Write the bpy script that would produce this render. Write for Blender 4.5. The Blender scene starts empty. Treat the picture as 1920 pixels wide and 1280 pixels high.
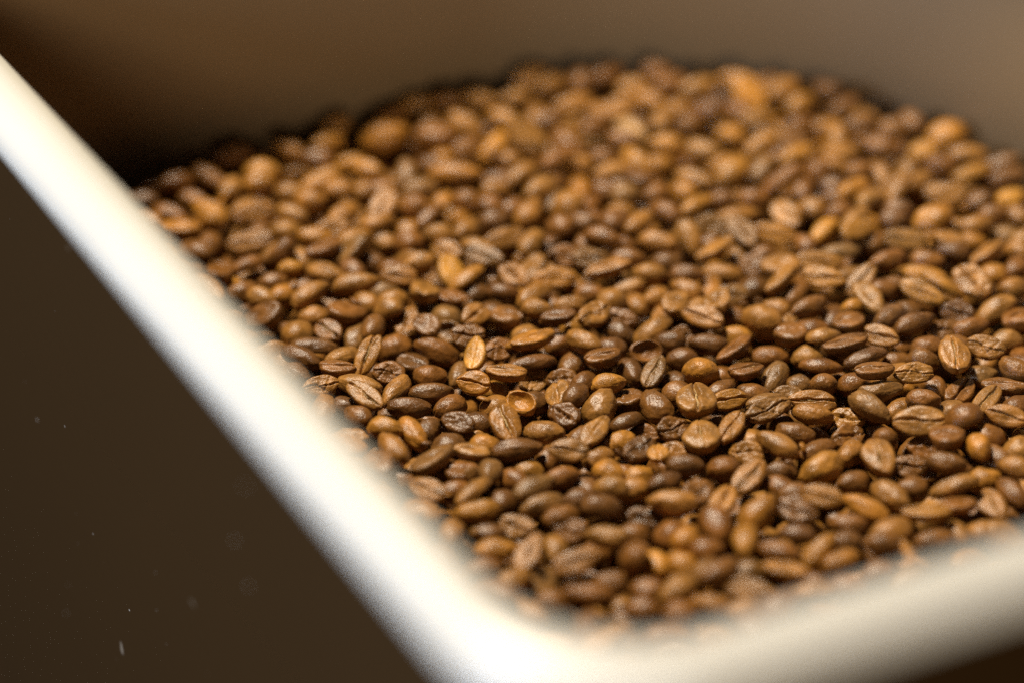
import bpy, bmesh, math, random
import numpy as np
from mathutils import Vector, Matrix, noise
R = math.radians
random.seed(11); rng = np.random.default_rng(11)
S = bpy.context.scene
COL = S.collection

# ------------------------------------------------------------------ camera, world, lights, exposure
D, EL, FOC = 0.67, 33.0, 100.0
cam_d = bpy.data.cameras.new('camera'); cam = bpy.data.objects.new('camera', cam_d); COL.objects.link(cam)
CP = np.array([0, -D*math.cos(R(EL)), D*math.sin(R(EL))])
cam.location = CP; cam.rotation_euler = (R(90-EL), 0, 0)
cam_d.lens = FOC; cam_d.sensor_width = 36; cam_d.clip_start = .02; cam_d.clip_end = 50
cam_d.dof.use_dof = True; cam_d.dof.focus_distance = 0.654; cam_d.dof.aperture_fstop = 3.1
cam_d.dof.aperture_blades = 0
S.camera = cam
RV = np.array([1, 0, 0.]); UV = np.array([0, math.sin(R(EL)), math.cos(R(EL))]); FV = np.array([0, math.cos(R(EL)), -math.sin(R(EL))])

w = bpy.data.worlds.new('World'); S.world = w; w.use_nodes = True
bg = w.node_tree.nodes['Background']; bg.inputs[0].default_value = (1.0, .86, .68, 1); bg.inputs[1].default_value = .025

def area(name, loc, target, size, power, col, sy=None):
    l = bpy.data.lights.new(name, 'AREA'); l.shape = 'RECTANGLE'; l.size = size; l.size_y = sy or size
    l.energy = power; l.color = col
    o = bpy.data.objects.new(name, l); COL.objects.link(o); o.location = loc
    o.rotation_euler = (Vector(target)-Vector(loc)).to_track_quat('-Z', 'Y').to_euler()
    return o
area('ceiling_lamp', (-.32, .32, 1.23), (0.02, 0, 0), .14, 29, (1.0, .87, .68))
area('window_light', (-1.05, -.72, .38), (0, 0, 0.05), .36, 25, (.70, .80, 1.0), .45)
area('front_fill', (.25, -1.64, .45), (0.0, .1, .05), .36, 12.5, (1.0, .82, .60), .12)  # added fill light low in front, brightens the back lining and right rim
S.view_settings.view_transform = 'Standard'; S.view_settings.look = 'None'
S.view_settings.exposure = 0.35; S.view_settings.gamma = 1
S.cycles.use_denoising = False
S.cycles.sample_clamp_indirect = 3; S.cycles.sample_clamp_direct = 8
S.cycles.max_bounces = 6; S.cycles.diffuse_bounces = 2; S.cycles.glossy_bounces = 3

# ------------------------------------------------------------------ helpers
def link(name, me, parent=None):
    o = bpy.data.objects.new(name, me); COL.objects.link(o)
    if parent: o.parent = parent
    return o
def mesh(name, v, f, mat=None, smooth=True):
    me = bpy.data.meshes.new(name); me.from_pydata([tuple(x) for x in v], [], [tuple(x) for x in f]); me.update()
    if mat: me.materials.append(mat)
    if smooth: me.polygons.foreach_set('use_smooth', [True]*len(me.polygons))
    return me
def mat_new(name):
    m = bpy.data.materials.new(name); m.use_nodes = True
    nt = m.node_tree; return m, nt, nt.nodes['Principled BSDF']
def N(nt, t, **kw):
    n = nt.nodes.new(t)
    for k, v in kw.items():
        if k.startswith('_'): setattr(n, k[1:], v)
        else: n.inputs[k.replace('__', ' ')].default_value = v
    return n
def ray(px, py):
    d = FV + RV*((px-960)/1920*36/FOC) - UV*((py-640)/1920*36/FOC); return d
def at_z(px, py, z):
    d = ray(px, py); t = (z-CP[2])/d[2]; return CP+d*t
def project(p):
    q = np.asarray(p)-CP; dd = q@FV
    return 960+q@RV/dd*FOC/36*1920, 640-q@UV/dd*FOC/36*1920, dd

# ------------------------------------------------------------------ materials
def paint(name, col, rough, bump=.0, bscale=300, coat=0, mott=.06, scuff=False, metallic=0):
    m, nt, b = mat_new(name)
    tc = N(nt, 'ShaderNodeTexCoord'); n1 = N(nt, 'ShaderNodeTexNoise', Scale=14.0, Detail=6.0, Roughness=.6)
    nt.links.new(tc.outputs['Object'], n1.inputs['Vector'])
    mx = N(nt, 'ShaderNodeMix', _data_type='RGBA')
    mx.inputs[6].default_value = (*[c*(1-mott) for c in col], 1); mx.inputs[7].default_value = (*[min(1, c*(1+mott)) for c in col], 1)
    nt.links.new(n1.outputs[0], mx.inputs[0]); out = mx.outputs[2]
    if scuff:
        for sc, lo, hi, tone in ((420., .80, .84, (.30, .26, .21)), (110., .785, .84, (.22, .18, .13))):
            n2 = N(nt, 'ShaderNodeTexNoise', Scale=sc, Detail=1.0); nt.links.new(tc.outputs['Object'], n2.inputs['Vector'])
            cr = N(nt, 'ShaderNodeMapRange'); cr.inputs[1].default_value = lo; cr.inputs[2].default_value = hi
            nt.links.new(n2.outputs[0], cr.inputs[0])
            m2 = N(nt, 'ShaderNodeMix', _data_type='RGBA'); m2.inputs[7].default_value = (*tone, 1)
            nt.links.new(cr.outputs[0], m2.inputs[0]); nt.links.new(out, m2.inputs[6]); out = m2.outputs[2]
    nt.links.new(out, b.inputs['Base Color'])
    b.inputs['Roughness'].default_value = rough; b.inputs['Coat Weight'].default_value = coat; b.inputs['Metallic'].default_value = metallic
    if bump:
        n3 = N(nt, 'ShaderNodeTexNoise', Scale=float(bscale), Detail=3.0); nt.links.new(tc.outputs['Object'], n3.inputs['Vector'])
        bp = N(nt, 'ShaderNodeBump', Strength=bump, Distance=.0005)
        nt.links.new(n3.outputs[0], bp.inputs['Height']); nt.links.new(bp.outputs[0], b.inputs['Normal'])
    return m
M_rim = paint('cream_enamel', (.385, .37, .325), .36, .10, 120, mott=.10)
M_out = paint('dark_brown_shell', (.024, .0120, .0034), .7, .2, 260, scuff=True)
M_out.node_tree.nodes['Principled BSDF'].inputs['Specular IOR Level'].default_value = .06
M_in = paint('steel_lining', (.138, .090, .045), .42, .10, 60, mott=.08, metallic=.0)
M_counter = paint('dark_counter', (.014, .008, .004), .9, .1, 60)
M_counter.node_tree.nodes['Principled BSDF'].inputs['Specular IOR Level'].default_value = .03

def bean_mat(name, attr):
    m, nt, b = mat_new(name)
    tc = N(nt, 'ShaderNodeTexCoord')
    if attr:
        a = N(nt, 'ShaderNodeAttribute', _attribute_name='tone'); base = a.outputs['Color']; vec = tc.outputs['Object']
    else:
        oi = N(nt, 'ShaderNodeObjectInfo'); base = oi.outputs['Color']
        va = N(nt, 'ShaderNodeVectorMath', _operation='ADD'); nt.links.new(tc.outputs['Object'], va.inputs[0])
        nt.links.new(oi.outputs['Random'], va.inputs[1]); vec = va.outputs[0]
    n1 = N(nt, 'ShaderNodeTexNoise', Scale=260.0, Detail=5.0, Roughness=.65); nt.links.new(vec, n1.inputs['Vector'])
    mr = N(nt, 'ShaderNodeMapRange'); mr.inputs[1].default_value = .3; mr.inputs[2].default_value = .7
    mr.inputs[3].default_value = .55; mr.inputs[4].default_value = 1.42
    nt.links.new(n1.outputs[0], mr.inputs[0])
    n2 = N(nt, 'ShaderNodeTexNoise', Scale=1500.0, Detail=3.0, Roughness=.7); nt.links.new(vec, n2.inputs['Vector'])
    mr2 = N(nt, 'ShaderNodeMapRange'); mr2.inputs[1].default_value = .35; mr2.inputs[2].default_value = .68
    mr2.inputs[3].default_value = .78; mr2.inputs[4].default_value = 1.18
    nt.links.new(n2.outputs[0], mr2.inputs[0])
    mu = N(nt, 'ShaderNodeMath', _operation='MULTIPLY'); nt.links.new(mr.outputs[0], mu.inputs[0]); nt.links.new(mr2.outputs[0], mu.inputs[1])
    vm = N(nt, 'ShaderNodeVectorMath', _operation='SCALE'); nt.links.new(base, vm.inputs[0]); nt.links.new(mu.outputs[0], vm.inputs['Scale'])
    nt.links.new(vm.outputs[0], b.inputs['Base Color'])
    b.inputs['Specular IOR Level'].default_value = .42
    rr = N(nt, 'ShaderNodeMapRange'); rr.inputs[3].default_value = .20; rr.inputs[4].default_value = .47
    nt.links.new(n1.outputs[0], rr.inputs[0]); nt.links.new(rr.outputs[0], b.inputs['Roughness'])
    ad = N(nt, 'ShaderNodeMath', _operation='MULTIPLY_ADD'); nt.links.new(n1.outputs[0], ad.inputs[0]); ad.inputs[1].default_value = 2.2
    nt.links.new(n2.outputs[0], ad.inputs[2])
    bp = N(nt, 'ShaderNodeBump', Strength=.65, Distance=.00024); nt.links.new(ad.outputs[0], bp.inputs['Height'])
    nt.links.new(bp.outputs[0], b.inputs['Normal'])
    return m
M_bean = bean_mat('roasted_bean', False)
M_pile = bean_mat('roasted_beans_pile', True)
M_skin, nt, b = mat_new('silverskin'); b.inputs['Base Color'].default_value = (.42, .29, .12, 1); b.inputs['Roughness'].default_value = .5

# ------------------------------------------------------------------ the bin: rounded rectangle with a cream rim
H = .070; LIP = .0085; WR = .0134
def line_x(p, d, q, e):     # intersection of p+t d and q+s e in plan
    A = np.array([[d[0], -e[0]], [d[1], -e[1]]]); t = np.linalg.solve(A, np.array(q)-np.array(p)); return np.array(p)+t[0]*np.array(d)
a_, b_ = at_z(244, 354, H)[:2], at_z(842, 1000, H)[:2]
c_, d_ = at_z(1500, 1115, H)[:2], at_z(1920, 988, H)[:2]
azu = math.atan2(*(a_-b_)[::-1]); azv = math.atan2(*(d_-c_)[::-1])
U2 = np.array([math.cos(azu), math.sin(azu)]); V2 = np.array([math.cos(azv), math.sin(azv)])   # the two near sides meet at about 94 degrees
INV = np.linalg.inv(np.stack([V2, U2], 1))
def st(x, y, o): return INV@(np.array([x, y])-o)
NC = line_x((a_+b_)/2, U2, (c_+d_)/2, V2)               # near inner corner
HV = .243; HU = float((INV@(at_z(680, 215, .005)[:2]-NC))[1])-.003   # extent of the heap
LV = HV+.008; LU = HU+.008                                 # extent of the bin
RAD_N, RAD_F, HR = .026, .105, .105
def outline(off, n=14):
    """inner outline grown by off, counter-clockwise, starting at the near corner"""
    pts = []
    x0, x1, y0, y1 = -off, LV+off, -off, LU+off          # x along V2, y along U2
    for (cx, cy, r, a0) in ((x0, y0, RAD_N+off*.5, 180), (x1, y0, RAD_N+off*.5, 270), (x1, y1, RAD_F+off, 0), (x0, y1, .012+off, 90)):
        ox = cx + (r if cx == x0 else -r); oy = cy + (r if cy == y0 else -r)
        for k in range(n+1):
            t = R(a0+90*k/n); pts.append(NC + V2*(ox+r*math.cos(t)) + U2*(oy+r*math.sin(t)))
    return pts
def sweep(profile, n=14):
    """profile: list of (offset, z)"""
    rings = [outline(o, n) for o, z in profile]; L = len(rings[0]); v = []; f = []
    for (o, z), r in zip(profile, rings): v += [(p[0], p[1], z) for p in r]
    for i in range(len(profile)-1):
        for k in range(L):
            a = i*L+k; b2 = i*L+(k+1) % L; f.append((a, b2, b2+L, a+L))
    return v, f, L
bin_o = bpy.data.objects.new('storage_bin', None); COL.objects.link(bin_o)
bin_o['label'] = 'dark brown bin with rounded corners and a thick pale cream rim, full of coffee beans'
bin_o['category'] = 'bin'
ZB = -.17
# rim profile: inner hanging edge, flat slightly sloping top, rounded shoulder, outer lip, underside
prof = [(.0026, H-.014), (.0004, H-.0135), (0, H-.012), (0, H-.0022)]
prof[-1] = (0, H-.0030)
prof += [(.0004, H-.0012), (.0015, H-.0003), (.0035, H), (WR-.0078, H+.0001)]
prof += [(WR-.0075+.0075*math.sin(R(t)), H-.0075+.0075*math.cos(R(t))) for t in range(2, 91, 8)]
prof += [(WR, H-LIP), (WR-.0010, H-LIP-.0014), (WR-.0035, H-LIP-.0018), (.0062, H-LIP-.0018)]
v, f, L = sweep(prof, 20); rim_me = mesh('rim', v, f, M_rim); link('rim', rim_me, bin_o)
v, f, L = sweep([(.0028, H-.003), (.0028, ZB+.012), (.0006, ZB+.004), (-.006, ZB+.002)], 20)
f = [tuple(reversed(q)) for q in f]
f.append(tuple(range(3*L, 4*L))); link('lining', mesh('lining', v, f, M_in), bin_o)
v, f, L = sweep([(.0060, H-.002), (.0060, ZB+.004), (.003, ZB), (-.004, ZB-.001)], 20)
f.append(tuple(reversed(range(3*L, 4*L)))); link('shell', mesh('shell', v, f, M_out), bin_o)
# counter the bin stands on
gv = [(-3, -3, ZB-.003), (3, -3, ZB-.003), (3, 3, ZB-.003), (-3, 3, ZB-.003)]
g = link('counter', mesh('counter', gv, [(0, 1, 2, 3)], M_counter)); g['kind'] = 'structure'

# ------------------------------------------------------------------ bean shapes
def ico(level):
    bm = bmesh.new(); bmesh.ops.create_icosphere(bm, subdivisions=level, radius=1.0)
    v = np.array([x.co[:] for x in bm.verts]); f = np.array([[q.index for q in p.verts] for p in bm.faces]); bm.free(); return v, f
ICO = {l: ico(l) for l in (2, 3, 4, 5)}
KINDS = 14
# per variant: length, width, dome half sizes are all 1; (taper, bend, groove depth, groove width, squiggle, lump, special)
VAR = [(.10, .00, .42, .085, .10, .045, ''), (-.14, .05, .36, .07, -.12, .05, ''), (.05, -.10, .46, .10, .06, .04, ''), (.18, .03, .38, .08, .15, .06, ''),
       (-.05, .14, .40, .09, -.08, .05, ''), (.0, -.04, .34, .06, .18, .07, 'crack'), (.12, .08, .50, .12, -.14, .05, ''), (-.2, -.05, .40, .08, .1, .06, ''),
       (.03, .02, .30, .06, .05, .03, 'round'), (-.06, .0, .28, .06, -.05, .035, 'round'),
       (.08, .06, .42, .09, .2, .12, 'crack'), (-.1, -.1, .40, .09, -.2, .13, 'crack'), (.05, .0, .0, .08, .0, .08, 'hollow'), (0., .18, .45, .10, .1, .09, 'crack')]
def shape(vi, level):
    tp, bend, gd, gw, sq, lump, sp = VAR[vi]
    v, f = ICO[level]; x, y, z = v[:, 0].copy(), v[:, 1].copy(), v[:, 2].copy()
    r2 = np.clip(x*x+y*y, 0, 1)
    fl = .30 if sp != 'round' else .75
    q = np.abs(np.minimum(z, 0))
    face = -fl*(1-(1-q)**2.6)
    Z = np.where(z >= 0, np.power(np.clip(z, 0, 1), .92), face)
    # dome slightly fuller, egg taper and kidney bend
    X = x*1.0; Y = y*(1-tp*x-.04*x*x); 
    low = z < .04
    s = sq*np.sin(2.4*x)+.035*np.sin(5.3*x+vi)+.02*np.sin(11*x+2*vi)
    gd = gd*(1+.28*np.sin(6.1*x+1.3*vi)); gw = .72*gw*(1+.4*np.sin(4.3*x+vi*2.1))
    ends = np.clip(1-np.abs(x)**7, 0, 1)
    g = np.exp(-np.abs((y-s)/gw)**1.7)*ends*np.clip(-z*6+.5, 0, 1)
    lips = (np.exp(-((np.abs(y-s)-gw*1.9)/(gw*2.0))**2))*np.clip(-z*4, 0, 1)*(1-.6*x*x)
    Z = Z + gd*g - .045*lips*(sp != 'hollow')
    # the groove notches the two ends
    endn = np.exp(-((y-s)/(gw*1.2))**2)*np.clip(np.abs(x)-.86, 0, 1)*7*np.clip(1-np.abs(z)*1.6, 0, 1)
    X = X*(1-.09*endn)
    if sp == 'crack':
        for (cx, sl, ln) in ((.25+.1*math.sin(vi), 1.6, .8), (-.35, -1.3, .7)):
            dd = (x-cx-(y)*0.35*sl)/math.sqrt(1+.12*sl*sl)
            g2 = np.exp(-(dd/.045)**2)*np.clip(1-np.abs(y)/ln, 0, 1)**.5*np.clip(-z*5+.6, 0, 1)
            Z = Z + .20*g2
    if sp == 'hollow':
        Z = np.where(z < 0, Z+.62*np.clip(1-(r2/.74)**1.6, 0, 1), Z)
    P = np.stack([X, Y+bend*(1-x*x)*1.0-bend*.5, Z], 1)
    nrm = v
    o1 = Vector((vi*7.3, 1.7*vi, 3.1))
    dsp = np.array([noise.noise(Vector(p)*1.5+o1)*1.0 + noise.noise(Vector(p)*4.2+o1)*.34 for p in v])
    if sp == 'crack': dsp += np.array([-.35*max(0., .12-abs(noise.noise(Vector(p)*2.6+o1)))/.12 for p in v])*.9
    P = P + nrm*(dsp*lump*1.5)[:, None]
    P[:, 2] -= .30     # centre the body on the origin
    return P, f
LM, WM, CM = .0050, .0036, .0036   # mesh half length, half width, dome height
HI = []
for i in range(len(VAR)):
    P, f = shape(i, 5); P = P*np.array([LM, WM, CM])
    me = bpy.data.meshes.new('coffee_bean'); me.vertices.add(len(P)); me.vertices.foreach_set('co', P.ravel())
    me.loops.add(f.size); me.loops.foreach_set('vertex_index', f.ravel().astype(np.int32))
    me.polygons.add(len(f)); me.polygons.foreach_set('loop_start', np.arange(len(f), dtype=np.int32)*3)
    me.polygons.foreach_set('loop_total', np.full(len(f), 3, dtype=np.int32)); me.polygons.foreach_set('use_smooth', np.ones(len(f), dtype=bool))
    me.update(calc_edges=True); me.materials.append(M_bean); HI.append(me)
# silverskin: ragged ribbon lying in the groove
SKIN = []
for i, (tp, bend, gd, gw, sq, lump, sp) in enumerate(VAR):
    v = []; f = []; n = 22; r = random.Random(i*5+1)
    x0 = -.75+.3*r.random(); x1 = .45+.4*r.random()
    for k in range(n+1):
        x = x0+(x1-x0)*k/n; s = sq*math.sin(2.4*x)+.035*math.sin(5.3*x+i)+.02*math.sin(11*x+2*i)
        ww = gw*(.10+.35*r.random())*math.sin(math.pi*(k+.6)/(n+1.2))**.5
        z = -.30-.30+.10+.05*r.random()
        dy = bend*(1-x*x)-bend*.5
        for e, dz in ((-1, .02), (0, -.03), (1, .02)):
            v.append((x*LM, (s+dy+e*ww+r.uniform(-.01, .01))*WM, (z+dz)*CM))
            
    for k in range(n):
        for e in (0, 1):
            a = k*3+e; f.append((a, a+3, a+4, a+1))
    m_ = len(v); v += [(p[0], p[1], p[2]+.00008) for p in v]
    f += [tuple(reversed([q+m_ for q in t])) for t in f]
    SKIN.append(mesh('silverskin', v, f, M_skin))

# ------------------------------------------------------------------ bed surface
def outside(x, y):
    """how far a point lies beyond the heap's back and right edge"""
    s, t = st(x, y, NC); t -= .03*(s-.12); s -= HV-HR; t -= HU-HR
    if s > 0 and t > 0: return max(0., math.hypot(s, t)-HR)
    return max(0., s-HR, t-HR)
def bed(x, y):
    return -.45*outside(x, y) + .06*y + .0028*noise.noise(Vector((x*22, y*22, .5))) + .0012*noise.noise(Vector((x*60, y*60, 4.5)))
def bed_hit(px, py, off=0.):
    d = ray(px, py); t = .5
    while t < 1.2:
        p = CP+d*t
        if p[2] < bed(p[0], p[1])+off: break
        t += .001
    lo, hi = t-.001, t
    for _ in range(6):
        m_ = (lo+hi)/2; p = CP+d*m_
        if p[2] < bed(p[0], p[1])+off: hi = m_
        else: lo = m_
    return CP+d*hi

# ------------------------------------------------------------------ beans read off the photograph: x,y,length,width,angle,type,tone
# types: b back up, f flat face to the viewer, g face up seen edge-on, e back up seen edge-on, v short view of a face, k cracked, h hollow, r round
T = []
def tile(ox, oy, s, txt):
    for q in txt.replace('\n', ' ').split(';'):
        q = q.strip()
        if not q: continue
        a = q.split(','); T.append((ox+float(a[0])/s, oy+float(a[1])/s, float(a[2])/s, float(a[3])/s, float(a[4]), a[5], a[6]))
Z5 = 16/3
tile(540, 560, Z5, '''270,110,250,110,0,f,m;265,195,230,100,0,b,l;540,140,150,130,0,k,o;200,30,260,80,20,b,l;820,70,210,130,-30,b,l;1000,110,220,80,35,e,l;
1150,230,280,180,80,k,l;1350,110,190,150,90,b,g;1550,190,300,120,-15,e,g;1400,290,250,170,-30,k,m;1600,320,210,150,-10,h,g;1790,370,260,190,0,k,m;1620,30,320,110,-8,g,m;
1880,190,220,160,30,f,l;130,330,300,90,20,e,l;390,350,240,190,-30,f,m;250,470,460,130,-5,e,d;690,350,270,120,62,b,g;850,270,230,140,60,b,m;150,570,400,190,-25,b,d;
540,570,340,150,20,e,l;480,710,350,150,-5,g,m;790,580,430,220,65,f,o;1090,490,360,300,10,b,m;1480,540,460,260,-22,b,m;1250,670,290,150,-15,g,d;1020,750,280,200,-5,k,m;
1450,760,240,150,0,b,m;1690,720,250,150,60,b,g;1870,580,310,120,85,f,y;1870,860,320,250,-5,f,o;330,880,340,180,15,f,l;720,850,430,180,-12,b,l;770,1010,390,200,-35,f,l;
1080,910,360,190,50,b,l;1420,920,440,200,3,b,d;1230,1100,430,180,-3,b,d;1620,1070,320,240,20,b,m;690,1170,210,120,-35,b,m;570,1050,200,100,-20,b,d;60,760,300,150,-20,b,d''')
tile(900, 560, Z5, '''560,100,300,190,-10,b,l;270,220,240,160,-15,g,m;110,120,240,110,10,e,d;900,60,320,150,5,b,l;790,210,330,120,10,g,d;1140,190,310,250,35,k,l;
940,270,160,130,40,b,o;1020,450,350,230,-25,b,l;1380,170,250,140,-10,k,m;1400,330,260,170,-30,b,d;1700,330,430,180,38,e,l;1620,540,260,190,0,h,m;1350,500,270,140,-10,b,d;
1300,30,250,90,10,e,l;530,430,420,180,16,g,o;440,380,240,80,20,e,l;560,310,110,70,0,b,m;800,440,160,150,20,b,m;200,510,250,230,20,k,m;920,650,250,250,60,b,m;
1230,640,340,190,15,g,m;520,650,460,140,10,e,d;1490,700,270,140,-60,b,d;1740,750,330,210,65,f,g;270,770,390,160,-5,g,l;560,830,240,220,20,k,l;840,820,290,130,-10,k,m;
1040,820,160,90,40,b,d;1270,870,330,180,8,b,o;1160,1080,370,340,65,b,l;780,980,240,180,85,f,l;650,1010,220,110,-70,f,d;960,960,200,120,45,b,d;1480,1010,260,160,25,g,m;
1740,1060,330,300,-50,b,m;420,1050,280,210,-30,h,o;160,1060,300,90,20,e,l;570,1040,180,160,0,b,d;880,1160,230,160,-20,k,d;1880,420,150,150,0,b,d;1890,170,220,160,60,f,l;
110,900,260,90,0,b,o''')
tile(1260, 560, Z5, '''60,100,250,140,45,f,l;330,200,410,220,-15,f,l;230,60,230,140,30,b,l;420,60,230,180,60,k,l;620,190,190,140,0,b,m;900,240,400,340,-20,r,l;
1050,110,240,160,-20,b,l;1390,110,340,210,20,b,m;1600,190,250,110,65,b,d;1820,90,210,190,10,r,o;1200,250,220,120,20,k,l;1200,370,240,140,10,g,m;1390,290,150,130,0,b,m;
1500,370,330,120,5,e,l;1750,270,280,130,20,g,m;100,390,200,170,0,k,m;640,360,270,140,-5,b,o;370,450,370,190,-5,b,d;640,550,370,140,38,g,m;960,560,370,220,-3,b,m;
1360,570,280,200,-5,b,l;1740,460,430,160,15,g,m;1500,690,400,100,-5,e,m;110,600,280,140,-5,b,d;280,740,340,290,-5,r,o;490,760,140,100,10,b,m;720,740,330,160,8,g,m;
1030,790,360,240,62,b,g;490,900,310,110,30,e,m;1300,850,240,210,0,b,g;1520,850,260,240,0,r,m;1700,820,120,90,0,b,m;1830,830,130,100,0,b,m;50,830,190,190,-45,b,d;
240,1080,370,230,-5,v,l;580,1030,330,170,12,f,o;820,940,250,130,-5,b,m;920,1050,350,160,15,b,g;960,1160,430,160,20,k,g;1130,970,190,130,0,k,g;1410,1040,450,150,-5,f,l;
1390,1140,400,130,-10,b,l;1750,1180,290,150,-5,k,o;1080,1190,230,110,-20,b,d;60,920,180,80,10,e,m''')
tile(1560, 560, Z5, '''590,180,310,220,30,b,p;740,130,90,80,0,b,d;830,260,390,190,20,b,d;1260,150,290,160,-5,k,d;1640,130,420,240,35,b,l;1850,220,280,110,20,g,m;
500,400,340,160,-18,f,l;740,460,180,80,0,b,m;1130,310,220,120,10,k,m;960,480,250,180,-5,b,m;1390,320,330,170,15,b,m;1260,440,180,160,0,b,m;1210,590,340,300,-70,f,l;
1530,500,370,240,-10,f,l;1750,420,270,160,10,b,l;1830,680,340,230,-25,b,m;320,590,430,130,20,e,d;660,610,220,150,0,b,m;900,610,240,140,-15,b,m;440,770,370,140,5,g,m;
820,770,370,180,3,f,l;480,890,410,180,8,b,g;1060,880,210,160,-40,b,m;1480,770,260,90,5,b,g;920,1000,330,180,-5,b,m;1240,950,290,190,45,f,m;380,1080,440,250,-35,b,g;
1230,1110,200,100,0,e,g;1470,1060,340,140,50,f,l;1720,900,420,150,-5,g,m;1850,1060,260,140,30,b,d;1730,1190,390,190,-12,f,l;1330,1230,310,100,35,e,m''')
tile(660, 780, Z5, '''340,110,330,230,-10,b,o;610,200,360,240,-55,b,o;400,350,340,250,-50,b,l;690,480,310,180,50,b,l;770,110,260,210,50,b,d;1040,100,320,120,-15,f,d;
1260,50,130,100,-20,b,d;1500,120,390,300,-72,f,l;950,300,290,90,32,e,d;1230,280,180,140,0,k,l;1360,290,150,140,0,b,o;1640,340,490,170,5,b,d;1180,400,350,120,-8,g,l;
920,480,240,130,10,b,d;1110,570,310,120,8,g,m;1400,550,200,100,80,b,g;1740,560,300,210,-5,b,o;1560,630,180,120,-30,b,m;770,740,360,170,-20,f,l;1190,760,370,140,38,e,l;
1040,730,160,100,10,b,m;1240,930,460,190,10,b,o;1540,820,270,150,-5,e,d;1370,1150,330,80,5,e,d;1660,1110,320,180,-15,k,l;1010,1140,200,100,85,b,l;500,560,260,120,-30,b,m''')
tile(960, 780, Z5, '''320,150,400,230,-5,b,l;710,180,130,110,30,b,m;840,190,340,120,48,f,l;1130,70,330,110,20,e,d;580,360,380,240,-2,f,l;350,400,200,130,80,b,m;
860,380,210,160,20,b,l;1100,260,280,210,20,b,o;1250,340,300,150,40,k,d;1310,180,260,100,5,k,m;1610,110,280,190,10,k,m;1480,390,200,170,0,v,y;1730,480,370,160,-5,b,d;
1660,360,120,100,0,k,l;500,610,340,150,15,b,m;230,730,420,140,22,b,g;300,860,420,120,15,b,g;980,560,260,190,-20,b,o;1000,720,320,200,-5,b,l;1260,610,300,200,15,b,o;
1200,710,260,160,10,b,l;680,830,280,150,10,b,p;1520,660,330,140,15,b,d;1600,860,480,260,-5,b,l;1850,760,200,190,0,k,m;1330,1040,320,120,-10,k,d;480,980,360,130,15,e,m;
570,1150,330,210,10,k,m;960,1200,430,220,-5,b,l;1240,1190,210,160,0,b,m;1570,1190,300,90,40,e,m;1740,1220,240,210,40,b,o''')
tile(1260, 780, Z5, '''280,250,350,170,5,v,l;590,160,330,150,60,f,l;430,80,260,90,20,e,p;770,340,200,150,-10,k,l;790,200,180,80,-10,e,l;1040,310,440,220,-28,b,l;
1230,160,370,230,-10,b,m;1430,320,380,80,22,e,m;1490,510,440,320,30,b,o;1780,350,270,210,45,b,l;1760,220,210,140,20,k,m;500,520,320,280,0,r,m;780,640,390,260,50,f,l;
1060,690,210,150,-30,b,m;1500,810,400,180,-10,f,o;1240,950,370,270,-25,k,m;1240,780,120,100,0,b,m;250,780,250,140,20,k,m;500,880,340,250,60,f,o;420,1120,420,330,-70,b,m;
880,980,460,310,50,b,o;770,1220,280,180,80,b,o;1250,1160,350,110,-5,e,d;1820,650,270,190,10,b,m;1100,560,300,120,0,b,d''')
tile(1560, 780, Z5, '''560,200,240,240,0,r,m;900,100,490,310,2,f,l;1130,130,150,110,70,b,m;1210,240,300,120,10,g,m;1460,150,250,100,15,e,m;940,310,250,90,-3,k,m;
480,440,340,320,-65,f,l;790,500,240,240,0,k,m;1130,450,400,220,-10,b,m;1200,680,490,140,20,e,l;1430,290,240,130,-65,b,o;1610,360,300,270,-40,b,m;1850,320,250,120,15,e,l;
1560,600,290,210,10,b,o;1820,520,330,170,-20,b,l;1800,750,340,140,-45,b,m;1600,920,320,270,-50,f,l;580,790,410,280,-35,b,l;350,910,470,200,-25,b,o;820,720,190,140,0,b,m;
1250,910,350,140,8,g,m;940,1020,470,150,2,g,o;180,1080,360,120,-3,b,m;670,1100,170,100,-50,b,m;1030,1220,400,130,8,e,m;1260,1140,230,120,-55,b,l;1490,1150,270,190,20,b,l''')
tile(380, 340, Z5, '''550,20,300,130,5,b,o;250,100,170,160,60,b,l;90,330,300,210,-20,b,o;500,310,420,150,12,f,l;890,310,300,140,-20,b,l;1080,150,210,130,0,b,l;
1170,50,400,170,10,b,o;1420,330,330,230,35,b,l;1300,480,330,200,10,k,l;1640,100,230,180,0,b,l;1790,260,380,230,60,f,l;1780,430,330,120,12,e,l;830,490,230,150,0,b,l;
1110,560,350,140,-5,b,o;1540,570,340,160,15,b,o;480,620,450,170,12,f,l;60,620,240,200,70,b,m;760,710,370,150,35,e,l;950,730,220,200,-60,b,l;880,890,240,190,0,r,y;
1210,700,350,120,22,g,m;1230,930,370,140,-15,b,l;1480,880,190,150,-35,b,p;1550,1030,450,210,8,b,l;1800,590,230,120,-15,b,l;190,890,230,130,10,b,m;450,840,320,110,20,e,m;
290,1040,180,100,10,b,y;520,1000,220,120,15,b,m;730,1020,170,130,0,b,m;980,1050,210,90,0,b,m;600,1150,270,130,-25,b,l;800,1140,190,120,20,b,o;1090,1140,390,160,30,b,l;
390,1090,210,110,25,b,m;1810,1110,120,130,0,b,g;1660,1220,270,130,-10,b,o;1700,810,260,110,-10,b,d''')
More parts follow.
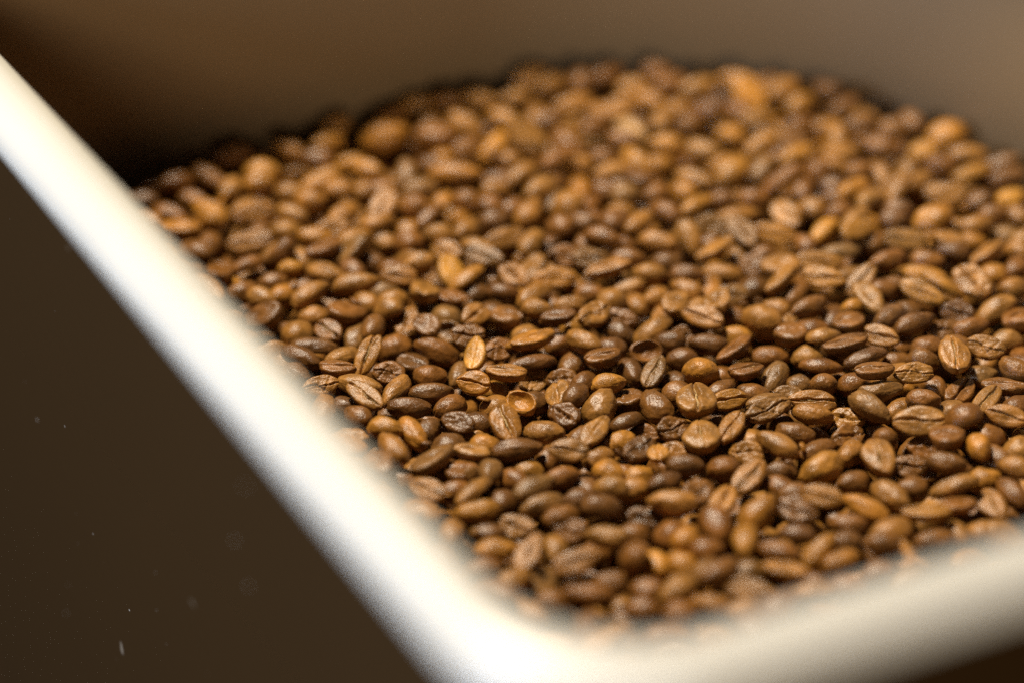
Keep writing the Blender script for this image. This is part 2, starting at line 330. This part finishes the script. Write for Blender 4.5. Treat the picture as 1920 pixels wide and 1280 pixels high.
tile(720, 340, Z5, '''350,80,330,170,10,b,g;310,240,250,100,0,b,m;630,200,170,130,60,b,o;800,200,250,120,-10,b,m;430,350,310,90,45,e,m;210,490,280,100,28,e,o;
730,370,280,110,5,b,o;1120,90,250,120,5,b,l;810,470,250,170,35,b,l;530,520,290,160,5,b,l;240,590,230,70,5,e,m;1040,240,240,130,-5,b,m;1100,380,250,170,10,b,p;
1280,260,210,130,20,b,m;1560,90,330,230,30,b,l;1450,300,310,240,50,b,l;1780,200,260,130,45,b,g;1790,440,280,120,10,e,m;1900,300,260,100,45,e,l;630,720,290,190,-15,f,o;
620,930,280,250,-85,f,y;340,820,310,200,10,b,l;1200,590,400,210,15,f,l;950,640,330,100,-20,e,l;1000,780,390,200,-15,f,g;1500,600,280,250,50,b,l;100,860,240,180,0,b,m;
150,990,340,180,0,f,l;420,1010,290,200,-10,k,l;820,990,410,130,38,e,o;1090,930,180,100,-60,b,m;1310,960,300,220,-30,k,l;1700,990,430,180,5,k,o;1510,880,220,160,80,k,l;
1800,760,260,240,0,k,m;1500,1140,330,240,35,b,l;1180,1110,310,110,-5,e,d;920,1110,280,150,20,b,d;80,1170,140,90,20,b,l''')
tile(1080, 340, Z5, '''50,80,210,110,90,b,o;270,80,200,150,-30,b,p;490,120,200,100,10,b,g;800,110,230,110,25,b,m;1060,110,260,130,-25,b,o;80,230,270,110,10,b,m;
90,350,270,120,0,b,m;430,330,210,160,-10,b,o;230,450,210,90,10,b,m;900,290,300,200,-25,b,m;1220,230,320,100,28,e,o;1450,180,290,160,10,b,p;1760,160,250,120,0,b,m;
620,410,300,130,35,b,l;60,430,260,120,-15,b,d;1620,330,400,140,5,e,l;250,580,350,150,-15,b,m;480,620,260,120,-10,b,m;60,600,160,90,45,e,m;800,620,390,230,-10,b,l;
1150,570,390,250,-70,b,l;1350,450,210,160,0,k,g;1650,560,350,210,-50,k,g;1650,690,210,140,-80,b,l;1390,710,380,100,30,g,o;130,780,320,150,0,k,g;520,750,350,120,-5,b,m;
900,800,270,90,-5,b,d;310,890,440,130,17,g,l;740,940,330,240,-5,r,l;1090,930,330,200,0,b,p;1450,930,410,200,-5,b,l;1800,850,260,130,-10,k,m;480,1110,450,150,25,b,l;
1760,1060,260,110,25,e,d;180,1150,160,100,0,b,m;810,1140,290,220,20,b,l;1090,1100,320,170,-20,b,l;600,1220,210,150,-60,b,l;1350,1070,200,190,80,h,l;1850,750,170,90,10,b,m;
1330,640,180,120,0,b,m;1540,1140,200,120,0,k,g''')
tile(1440, 340, Z5, '''60,530,420,210,-10,f,o;180,360,310,250,-50,f,l;400,70,210,120,70,b,m;610,60,220,190,-10,b,p;870,110,310,160,25,b,o;440,270,270,110,20,e,l;
710,290,230,90,5,b,m;870,380,310,90,45,e,l;880,500,310,130,25,f,o;1040,400,210,100,-80,b,o;560,500,330,140,45,b,y;370,620,160,130,-50,b,m;710,690,400,100,5,e,g;
1080,610,260,120,30,b,m;1310,270,190,150,0,b,p;1240,400,250,110,0,b,p;1600,360,400,240,25,e,o;1370,590,420,200,-5,f,l;500,810,430,150,-3,f,l;1200,780,340,190,15,b,m;
560,990,400,180,-10,f,o;930,1000,380,160,50,f,l;130,1010,340,100,47,g,l;290,1110,270,120,45,b,m;1590,780,310,110,-5,b,m;1560,930,400,180,-10,b,o;1760,1020,450,120,-32,e,o;
1140,1070,130,120,0,b,m;1270,1060,130,110,0,b,m;1540,1130,440,140,-25,f,o;1780,130,330,160,5,f,l;1300,100,300,120,50,e,l;1540,60,250,130,30,b,l;1800,590,330,120,-12,g,l;
1850,700,330,130,-5,b,d;700,160,200,90,0,b,d''')
tile(1620, 340, Z5, '''1090,1020,370,310,-35,k,l;1310,930,250,90,12,e,o;1230,740,330,120,38,g,l;1100,620,190,140,0,b,o;950,470,250,120,10,b,l;1130,440,310,140,10,b,l;
1480,170,270,210,20,b,y;1170,200,250,200,20,b,m;1520,340,210,110,-30,b,l;1300,330,170,130,0,b,m;1440,560,270,180,-5,b,g;1510,710,210,100,-20,b,l;1510,850,210,110,50,b,m;
1490,1060,250,110,5,b,l;1350,700,250,150,40,b,d;1580,580,200,150,20,b,l''')
tile(840, 960, Z5, '''500,370,430,220,0,b,o;830,440,410,240,60,f,l;1040,330,210,110,-70,b,l;1280,500,490,210,20,f,l;1670,660,300,190,0,b,m;1850,470,230,120,65,e,m;
1400,820,500,180,-5,b,m;680,660,330,200,30,b,l;360,560,300,180,10,b,m;1050,880,300,150,0,b,m''')
tile(1140, 960, Z5, '''380,770,310,180,-5,b,m;730,780,390,280,35,b,l;1130,590,380,180,28,b,m;520,480,240,130,-65,b,y;710,490,270,190,-25,b,o;290,400,270,110,10,e,m;
1390,590,190,120,10,b,g;1400,800,430,210,-12,f,l;1070,910,310,150,-5,b,l;950,560,160,100,50,b,g;960,380,110,90,0,b,m;730,980,300,160,10,b,m;380,950,300,160,-10,b,m;1350,980,300,160,5,b,l''')
tile(1440, 960, Z5, '''100,370,420,140,-12,e,m;180,600,440,130,-10,g,o;510,390,460,170,50,b,o;730,480,380,190,22,b,l;800,300,150,110,0,b,d;1050,340,190,110,-80,b,m;
1160,350,110,90,0,b,m;450,780,380,210,10,b,l;1120,560,240,220,30,b,m;1340,420,310,240,-70,f,l;1520,480,300,180,20,b,l;800,720,300,180,0,b,m''')
tile(220, 120, 4., '''1080,820,260,220,0,b,o;1290,640,230,140,-20,b,l;1080,560,220,160,0,b,m;870,680,300,160,10,b,m;700,850,250,130,-30,b,m;850,930,170,110,50,b,l;
1430,480,260,150,10,b,l;1530,860,300,130,25,b,o;1330,940,210,100,0,b,l;1640,940,210,130,0,b,l;1450,1020,160,100,0,b,l;680,1090,260,170,-20,b,o;400,1120,260,130,-20,b,m;
450,900,250,150,10,b,m;560,1000,220,130,-20,b,m;300,930,240,130,20,b,m;1580,580,240,130,20,b,o;1500,700,240,120,0,b,m;1750,740,220,120,0,b,o;1640,450,220,130,20,b,l''')
tile(660, 80, 4., '''240,700,360,220,15,b,o;480,450,250,120,0,b,l;600,620,160,100,40,b,l;850,620,290,190,-40,b,l;860,790,220,130,20,b,m;1080,750,240,120,55,b,y;
690,870,140,100,10,b,o;1290,720,330,200,-40,f,l;1170,890,150,130,0,b,l;1620,690,160,110,10,b,l;1350,260,280,180,10,b,l;100,940,260,140,-20,b,o;420,980,210,110,-80,b,g;
520,1080,180,140,10,b,g;770,980,390,150,0,b,o;1300,970,210,100,35,b,l;1520,880,270,90,30,e,m;1700,890,150,110,0,b,l;1790,130,280,220,30,b,c;1660,460,300,130,10,b,l;
1220,410,230,130,10,b,l;960,420,260,140,-10,b,l;1500,300,230,130,20,b,l;1130,560,240,130,-20,b,o;300,560,240,130,10,b,m;1480,580,240,130,10,b,m;700,430,230,120,0,b,m;1800,620,240,110,30,b,m''')
tile(1080, 80, 4., '''410,650,240,110,-30,b,c;350,720,230,100,-10,b,m;640,570,150,110,80,b,l;680,760,250,150,0,b,o;760,490,150,100,20,b,l;890,1020,290,150,-15,b,l;
940,800,270,140,-10,b,l;620,910,210,120,0,b,o;270,960,280,130,10,b,l;200,870,200,120,0,b,m;1020,570,190,90,-45,b,l;1160,690,190,130,-10,b,o;1130,900,250,120,20,b,o;
1390,940,220,160,60,b,g;1380,750,260,80,30,e,l;1660,840,240,110,25,b,o;1530,1030,360,110,35,e,m;1690,450,190,120,30,b,o;1220,500,220,120,-20,b,m;1550,340,220,140,30,b,l;
1680,610,220,130,10,b,m;450,330,250,140,0,b,l;700,300,250,140,10,b,m;920,320,250,120,15,b,l;1200,280,240,130,-10,b,o;350,460,240,140,0,b,l;550,430,230,120,-20,b,o;1350,560,240,130,10,b,l;
850,600,200,110,10,b,m;1420,300,220,120,10,b,m;240,230,240,140,20,b,m;600,210,220,110,0,b,m''')
tile(1440, 80, 4., '''545,240,160,140,10,b,y;850,410,240,130,-15,b,l;570,470,210,130,30,b,p;700,610,230,120,10,b,p;520,710,220,150,85,b,l;930,650,210,180,0,b,m;
1070,590,160,110,-50,b,m;850,780,240,170,-10,b,m;1340,690,280,220,20,b,o;1740,690,260,180,10,f,o;1180,820,230,170,0,b,o;1500,840,270,150,0,b,l;1290,910,240,130,-10,b,m;
1530,970,290,90,15,e,o;1740,900,300,120,20,b,p;1800,1000,260,110,10,b,p;850,990,210,160,-60,b,l;960,1090,290,100,45,e,l;1310,1130,270,130,0,f,l;1120,1060,230,150,30,b,l;360,960,160,80,30,e,m;
690,960,200,110,10,b,m;1200,470,230,100,0,b,g;340,320,220,130,0,b,m;640,330,220,130,-10,b,m;230,260,220,130,10,b,l;90,330,220,140,10,b,l''')
TONES = {'m': (.150, .064, .0165), 'l': (.225, .106, .028), 'o': (.270, .122, .023), 'y': (.345, .165, .032), 'd': (.105, .046, .0135), 'p': (.130, .059, .021), 'g': (.160, .081, .028), 'c': (.33, .19, .09)}

TV = CP/np.linalg.norm(CP)
def unit(a): return a/np.linalg.norm(a)
beans = []      # dict(pos, A, B, Dn, a, b, c, var, tone, typ, ann)
for i, (px, py, Lp, Wp, ang, ty, co) in enumerate(T):
    if not (-60 < px < 1980): continue
    p = bed_hit(px, py)
    d = ray(px, py); dist = np.linalg.norm(CP-p); t_ = unit(CP-p); r_ = unit(np.cross(UV, t_)); u_ = np.cross(t_, r_)
    depth = project(p)[2]; k = depth/(FOC/36*1920)
    L = Lp*k*1.09; W = Wp*k*.99
    th = R(ang); A0 = math.cos(th)*r_+math.sin(th)*u_; Mi = -math.sin(th)*r_+math.cos(th)*u_
    if Mi[2] < 0: Mi = -Mi
    if ty == 'v':
        A = unit(Mi*.62-t_*.78); Bd = A0; b = L/2; a = min(max(W/2/.66, b*1.15), .0058)
        Dn = np.cross(A, Bd); Dn = Dn if Dn[2] < 0 else -Dn
        Bd = np.cross(Dn, A); c = b*.85
    else:
        kf = -A0[2]/t_[2]
        if ty in 'fk' and False: kf = 0
        lim = math.sqrt(max((.0118/max(L, .004))**2-1, 0)); kk = max(-lim, min(lim, kf))*.8
        if abs(kf) < .35: kk += random.uniform(-.12, .12)
        A = unit(A0+kk*t_); a = L/2*math.sqrt(1+kk*kk)
        if ty in 'b': want = t_*.75+np.array([0, 0, .55])+Mi*random.uniform(-.25, .35)
        elif ty == 'r': want = t_+Mi*.3
        elif ty == 'e': want = Mi*1.0+t_*.25
        elif ty == 'g': want = -(Mi*.80+t_*.50)
        else: want = -(t_*.90+Mi*.28)
        want = want-A*(want@A); Dn = unit(want); Bd = np.cross(Dn, A)
        if L < .0078 and ty != 'r':       # only partly in view between the others: full size, set deeper
            p = p - t_*.0022; a = max(a, .0040); W = max(W, .0056)
        cb = .60 if ty != 'r' else .9
        den = math.sqrt((Bd@Mi)**2+(cb*(Dn@Mi))**2); b = W/2/max(den, .35)
        b = min(max(b, .0026), .0047, ) if ty != 'r' else min(b, .0055)
        b = min(b, a*.98); c = b*(.96 if ty != 'r' else 1.25)
    vs = {'b': (0, 1, 2, 3, 4, 7, 6), 'e': (0, 2, 3, 4), 'f': (0, 1, 2, 3, 6, 7, 5), 'g': (0, 1, 3, 6, 7, 5), 'v': (0, 1, 6), 'k': (5, 10, 11, 13), 'h': (12,), 'r': (8, 9)}[ty]
    if random.random() < .5: A, Bd = -A, -Bd
    beans.append(dict(pos=p, A=A, B=Bd, D=Dn, a=a, b=b, c=c, var=random.choice(vs), tone=co, ty=ty, ann=True, px=px, py=py, area=Lp*Wp, view=t_, off=0.))
NANN = len(beans)
# filler beans: top layer where nothing was read off, and two layers beneath
ax = np.array([[q['px'], q['py'], q['area']**.5] for q in beans])
def inside(x, y, m):
    s, t = st(x, y, NC)
    if not (m < s < LV-m and m < t < LU-m): return False
    for cx, cy, r, sx, sy in ((0, 0, RAD_N, 1, 1), (LV, LU, RAD_F, -1, -1), (LV, 0, RAD_N, -1, 1), (0, LU, .012, 1, -1)):
        ox, oy = cx+sx*r, cy+sy*r
        if (s-ox)*sx < 0 and (t-oy)*sy < 0 and math.hypot(s-ox, t-oy) > r-m: return False
    return True
beans = [q for q in beans if inside(q['pos'][0], q['pos'][1], .0035) and outside(q['pos'][0], q['pos'][1]) < .004]
def filler(x, y, dz, layer):
    z = bed(x, y)+dz; p = np.array([x, y, z]); az = random.uniform(0, 2*math.pi)
    up = unit(np.array([random.gauss(0, .32), random.gauss(0, .32), 1.0])); 
    if random.random() < .42: up = -up
    A = np.array([math.cos(az), math.sin(az), 0]); A = unit(A-up*(A@up)); b = random.uniform(.0031, .0041)
    c_px = project(p)
    beans.append(dict(pos=p, A=A, B=np.cross(up, A), D=up, a=random.uniform(.0048, .0060), b=b*.94, c=b*.92, var=random.choice((0, 1, 2, 3, 4, 5, 6, 7, 7, 10, 11, 8)),
        tone=random.choices('mlodpg', (34, 28, 10, 16, 6, 6))[0], ty='x', ann=False, px=c_px[0], py=c_px[1], area=0, view=unit(CP-p), off=0., layer=layer))
for layer, (dz, sp) in enumerate(((-.0008, .0088), (-.0080, .0084), (-.0142, .0088))):
    n = int(.50/sp)
    for i in range(n):
        for j in range(n):
            s = (i+random.uniform(-.25, .25)+(j % 2)*.5)*sp; t = (j+random.uniform(-.25, .25))*sp*.9
            q = NC+V2*s+U2*t
            if not inside(q[0], q[1], .0045): continue
            if layer == 0 and outside(*q) > 0 and outside(*q) < .004: continue
            px, py, dd = project((q[0], q[1], bed(*q)+dz))
            if not (-130 < px < 2060 and -40 < py < 1420): continue
            if layer == 0:
                dx = (ax[:, 0]-px)/(ax[:, 2]*.80); dy = (ax[:, 1]-py)/(ax[:, 2]*.62)
                if (dx*dx+dy*dy).min() < 1: continue
            filler(q[0], q[1], dz+random.uniform(-.0008, .0008), layer)
# push overlapping beans apart: each is three balls; beans read off the photo only slide along their line of sight
Pp = np.array([q['pos'] for q in beans]); Aa = np.array([q['A'] for q in beans])
aa = np.array([q['a'] for q in beans]); bb = np.array([(q['b']*.55+q['c']*.38) for q in beans])
ann = np.array([q['ann'] for q in beans]); VW = np.array([q['view'] for q in beans])
d2 = ((Pp[:, None, :]-Pp[None])**2).sum(2); I, J = np.where(np.triu(d2 < .0145**2, 1))
offs = np.stack([-(aa-bb*.9), 0*aa, (aa-bb*.9)], 1)
P0 = Pp.copy()
for it in range(30):
    C3 = Pp[:, None, :]+Aa[:, None, :]*offs[:, :, None]
    move = np.zeros_like(Pp); cnt = np.zeros(len(Pp))
    best = np.zeros(len(I)); bd = np.zeros((len(I), 3))
    for m in range(3):
        for n in range(3):
            dv = C3[I, m]-C3[J, n]; ds = np.linalg.norm(dv, axis=1)+1e-9
            pen = (bb[I]+bb[J])*.97-ds; ok = pen > best
            best[ok] = pen[ok]; bd[ok] = (dv/ds[:, None])[ok]
    wI = np.where(ann[I] == ann[J], .5, np.where(ann[I], .12, .88))
    np.add.at(move, I, bd*(best*wI)[:, None]*.55); np.add.at(move, J, -bd*(best*(1-wI))[:, None]*.55)
    al = (move*VW).sum(1)*1.3
    move = np.where(ann[:, None], VW*al[:, None]+.15*(move-VW*(move*VW).sum(1)[:, None]), move)
    Pp += move
    # stay near the bed
    dlt = Pp-P0; ln = np.linalg.norm(dlt, axis=1); mx = np.where(ann, .0055, .006)
    sc = np.minimum(1, mx/np.maximum(ln, 1e-9)); Pp = P0+dlt*sc[:, None]
    nl = ~ann; Pp[nl, 2] = np.minimum(Pp[nl, 2], P0[nl, 2]+.0012)
for q, p in zip(beans, Pp): q['pos'] = p

def tone_of(q, r):
    c = TONES[q['tone']]; k = 1.12*r.uniform(.90, 1.12); w_ = r.uniform(-.04, .04)
    return (c[0]*k*(1+w_)*1.04, c[1]*k*.99, c[2]*k*.72*(1-w_*2))
# the 300 that show largest are things of their own
order = sorted([i for i, q in enumerate(beans) if q['ann']], key=lambda i: -beans[i]['area'] + (1e6 if not (0 < beans[i]['px'] < 1920) else 0))
single = set(order[:300])
GROUP = 'roasted coffee beans heaped in the bin'
tonew = {'m': 'medium brown', 'l': 'light brown', 'o': 'orange brown', 'y': 'golden yellow', 'd': 'dark brown', 'p': 'purplish brown', 'g': 'greyish brown', 'c': 'pale tan'}
lookw = {'b': 'smooth-backed', 'e': 'edge-on', 'f': 'flat-faced', 'g': 'face-up', 'v': 'crease-up', 'k': 'cracked', 'h': 'broken hollow', 'r': 'round'}
# beans one can find at a glance: x, y in the photograph, the name the neighbours use, the bean's own label
MARKS = [(1302, 335, 'the bright oval behind the middle', 'bright pale brown oval bean sloping down right, blurred, behind the middle'),
 (1495, 290, 'the blurred orange bean', 'blurred orange brown bean sloping up right in the far right part'),
 (1884, 783, 'the split bean at the right edge', 'light brown flat-faced bean with a level crease at the right edge of the photograph'),
 (720, 255, 'the big blurred orange bean', 'big blurred orange brown bean in the far left part'),
 (688, 669, 'the tilted golden bean near the rim', 'golden flat-faced bean standing tilted among dark ones close to the left rim'),
 (891, 669, 'the narrow upright yellow bean', 'narrow golden yellow bean standing upright in the sharp middle left of the heap'),
 (1312, 699, 'the round orange bean', 'round orange brown bean like a ball, brightest ball in the sharp middle'),
 (1119, 762, 'the big egg-shaped bean', 'big smooth egg-shaped light brown bean standing upright in the sharp middle'),
 (1226, 700, 'the grey bean with bright silverskin', 'greyish flat-faced bean standing up with a bright strip of silverskin in its crease'),
 (1114, 596, 'the bean with crossed cracks', 'light brown bean whose face shows cracks crossing like an x'),
 (1237, 853, 'the tiny golden bean', 'tiny golden yellow bean with a dark slit, deep between larger brown ones'),
 (1429, 605, 'the large round shiny bean', 'large round brown bean with a shiny highlight, right of the middle'),
 (1631, 762, 'the large greyish oval', 'large smooth greyish brown oval bean leaning down to the right'),
 (1729, 799, 'the largest creased bean', 'very large light brown bean with a long level crease, at the right'),
 (1539, 876, 'the big orange egg', 'big smooth orange brown egg-shaped bean in the lower right'),
 (1406, 900, 'the cleanly split tan bean', 'tan flat-faced bean tilted up right with a clean deep crease'),
 (1787, 671, 'the upright silverskin bean at right', 'light brown flat-faced bean standing upright with ragged silverskin, near the right edge'),
 (941, 802, 'the pale deep-creased bean', 'pale brown flat-faced bean with a deep upright crease, lower left of the middle'),
 (724, 801, 'the orange bean by the rim', 'orange brown smooth bean lying beside the left rim'),
 (1260, 941, 'the wide smooth bean', 'wide smooth light brown bean lying level in the lower middle'),
 (934, 1029, 'the lowest orange bean', 'orange brown bean half hidden behind the rim near the front corner'),
 (1080, 1054, 'the large tan bean by the corner', 'large tan bean with a slanting crease near the front corner of the bin'),
 (670, 533, 'the big blurred tan oval', 'big blurred light brown oval bean in the left middle, level'),
 (836, 514, 'the golden split bean', 'golden yellow bean facing the viewer with an upright crease, left of centre'),
 (547, 507, 'the blurred golden ball', 'blurred golden yellow ball-like bean towards the left rim'),
 (434, 535, 'the small yellow bean at the rim', 'small bright yellow bean touching the left rim'),
 (1451, 440, 'the raised tan creased bean', 'light tan creased bean raised above its neighbours, right of centre behind the sharp zone'),
 (1535, 492, 'the flat level tan bean', 'flat tan bean lying level with its face up, behind the sharp zone at right'),
 (1740, 411, 'the bean with shadowed underside', 'orange brown bean arched over a large dark shadow at the right'),
 (1897, 372, 'the big yellow bean', 'big blurred golden yellow bean at the right edge of the photograph'),
 (1576, 140, 'the farthest yellow bean', 'blurred golden yellow bean on the far crest of the heap'),
 (930, 267, 'the slanting yellow bean', 'blurred bright yellow bean slanting up right in the far left part'),
 (1107, 112, 'the pale crest bean', 'pale blurred tan bean highest on the far crest of the heap'),
 (1824, 531, 'the big wrinkled bean', 'big light brown bean with a wrinkled cracked face near the right edge'),
 (1230, 455, 'the shiny oval behind', 'smooth brown oval bean with a shiny left end, just behind the sharp zone'),
 (1348, 990, 'the tall brown bean in front', 'tall smooth brown bean leaning back in the lower middle foreground'),
 (1277, 1106, 'the front beans\' biggest egg', 'biggest smooth egg-shaped bean of the front row behind the rim corner')]
mark_of = {}
for mx, my, short, lab in MARKS:
    c_ = [i for i in single if i not in mark_of and math.hypot(beans[i]['px']-mx, beans[i]['py']-my) < 30]
    if c_:
        i = min(c_, key=lambda i: math.hypot(beans[i]['px']-mx, beans[i]['py']-my)); mark_of[i] = (short, lab)
SECT = ['right of', 'above right of', 'above', 'above left of', 'left of', 'below left of', 'below', 'below right of']
ORD = ['nearest', 'second', 'third', 'fourth', 'fifth', 'sixth', 'seventh', 'eighth', 'ninth', 'tenth', 'eleventh', 'twelfth', 'thirteenth', 'fourteenth']
buckets = {}
for i in single:
    if i in mark_of: beans[i]['label'] = mark_of[i][1]; continue
    q = beans[i]; m_ = min(mark_of, key=lambda m: math.hypot(beans[m]['px']-q['px'], beans[m]['py']-q['py']))
    dx, dy = q['px']-beans[m_]['px'], beans[m_]['py']-q['py']
    buckets.setdefault((m_, int(round(math.degrees(math.atan2(dy, dx))/45)) % 8), []).append((math.hypot(dx, dy), i))
for (m_, sct), l_ in buckets.items():
    for k_, (dd, i) in enumerate(sorted(l_)):
        q = beans[i]
        q['label'] = f"{tonew[q['tone']]} {lookw[q['ty']]} bean, {ORD[k_]} {SECT[sct]} {mark_of[m_][0]}"
inst = []
rr = random.Random(5)
for i in sorted(single, key=lambda i: (beans[i]['py'], beans[i]['px'])):
    q = beans[i]; o = link('coffee_bean', HI[q['var']])
    sA, sB, sC = q['a']/LM, q['b']/WM, q['c']/CM
    M = Matrix(((q['A'][0]*sA, q['B'][0]*sB, q['D'][0]*sC, q['pos'][0]), (q['A'][1]*sA, q['B'][1]*sB, q['D'][1]*sC, q['pos'][1]), (q['A'][2]*sA, q['B'][2]*sB, q['D'][2]*sC, q['pos'][2]), (0, 0, 0, 1)))
    o.matrix_world = M; q['obj'] = o
    c = tone_of(q, rr); o.color = (*c, 1)
    o['label'] = q['label']; o['category'] = 'coffee bean'; o['group'] = GROUP
    chaff = q['ty'] in 'fgv' and rr.random() < .40
    if chaff: s_ = link('silverskin', SKIN[q['var']], o)
    inst.append((q, o, chaff))

# chips and crumbs lying between the beans
for _ in range(70):
    px, py = random.uniform(300, 1900), random.uniform(250, 1120); p = bed_hit(px, py, .0012)
    if not inside(p[0], p[1], .006) or outside(p[0], p[1]) > 0: continue
    up = unit(np.array([random.gauss(0, .8), random.gauss(0, .8), 1.])); az = random.uniform(0, 6.28); A = np.array([math.cos(az), math.sin(az), 0]); A = unit(A-up*(A@up))
    k_ = random.uniform(.0009, .0020)
    beans.append(dict(pos=p, A=A, B=np.cross(up, A), D=up, a=k_, b=k_*random.uniform(.5, .9), c=k_*random.uniform(.25, .5), var=random.choice((5, 10, 11, 13)), tone=random.choice('mlddgo'), ty='x', ann=False, px=px, py=py, area=0, layer=0))
# the rest as one heap
vs, fs, cs = [], [], []; nv = 0; rr = random.Random(9)
cache = {}
for i, q in enumerate(beans):
    if i in single: continue
    lev = 4 if q['ann'] else (3 if q['layer'] == 0 else 2)
    key = (q['var'], lev)
    if key not in cache: cache[key] = shape(*key)
    P, f = cache[key]
    X = P*np.array([q['a'], q['b'], q['c']]); X = X@np.array([q['A'], q['B'], q['D']])+q['pos']
    vs.append(X); fs.append(f+nv); nv += len(X); cs.append(np.tile(np.array([*tone_of(q, rr), 1.0]), (len(X), 1)))
V = np.concatenate(vs); F = np.concatenate(fs); Cc = np.concatenate(cs)
me = bpy.data.meshes.new('coffee_bean_heap'); me.vertices.add(len(V)); me.vertices.foreach_set('co', V.ravel())
me.loops.add(F.size); me.loops.foreach_set('vertex_index', F.ravel().astype(np.int32))
me.polygons.add(len(F)); me.polygons.foreach_set('loop_start', np.arange(len(F), dtype=np.int32)*3)
me.polygons.foreach_set('loop_total', np.full(len(F), 3, dtype=np.int32)); me.polygons.foreach_set('use_smooth', np.ones(len(F), dtype=bool))
me.update(calc_edges=True)
at = me.color_attributes.new('tone', 'FLOAT_COLOR', 'POINT'); at.data.foreach_set('color', Cc.ravel())
me.materials.append(M_pile)
heap = link('coffee_bean_heap', me); heap['kind'] = 'stuff'; heap['label'] = 'heap of brown roasted coffee beans filling the bin beneath and behind the top ones'
heap['category'] = 'coffee beans'
ls = [q['label'] for q, o, c in inst]; print('labels', len(ls), len(set(ls)), max(len(x.split()) for x in ls), max(len(v) for v in buckets.values()), len(mark_of))
print('beans', len(beans), 'annotated', NANN, 'single', len(single), 'tris', len(F))
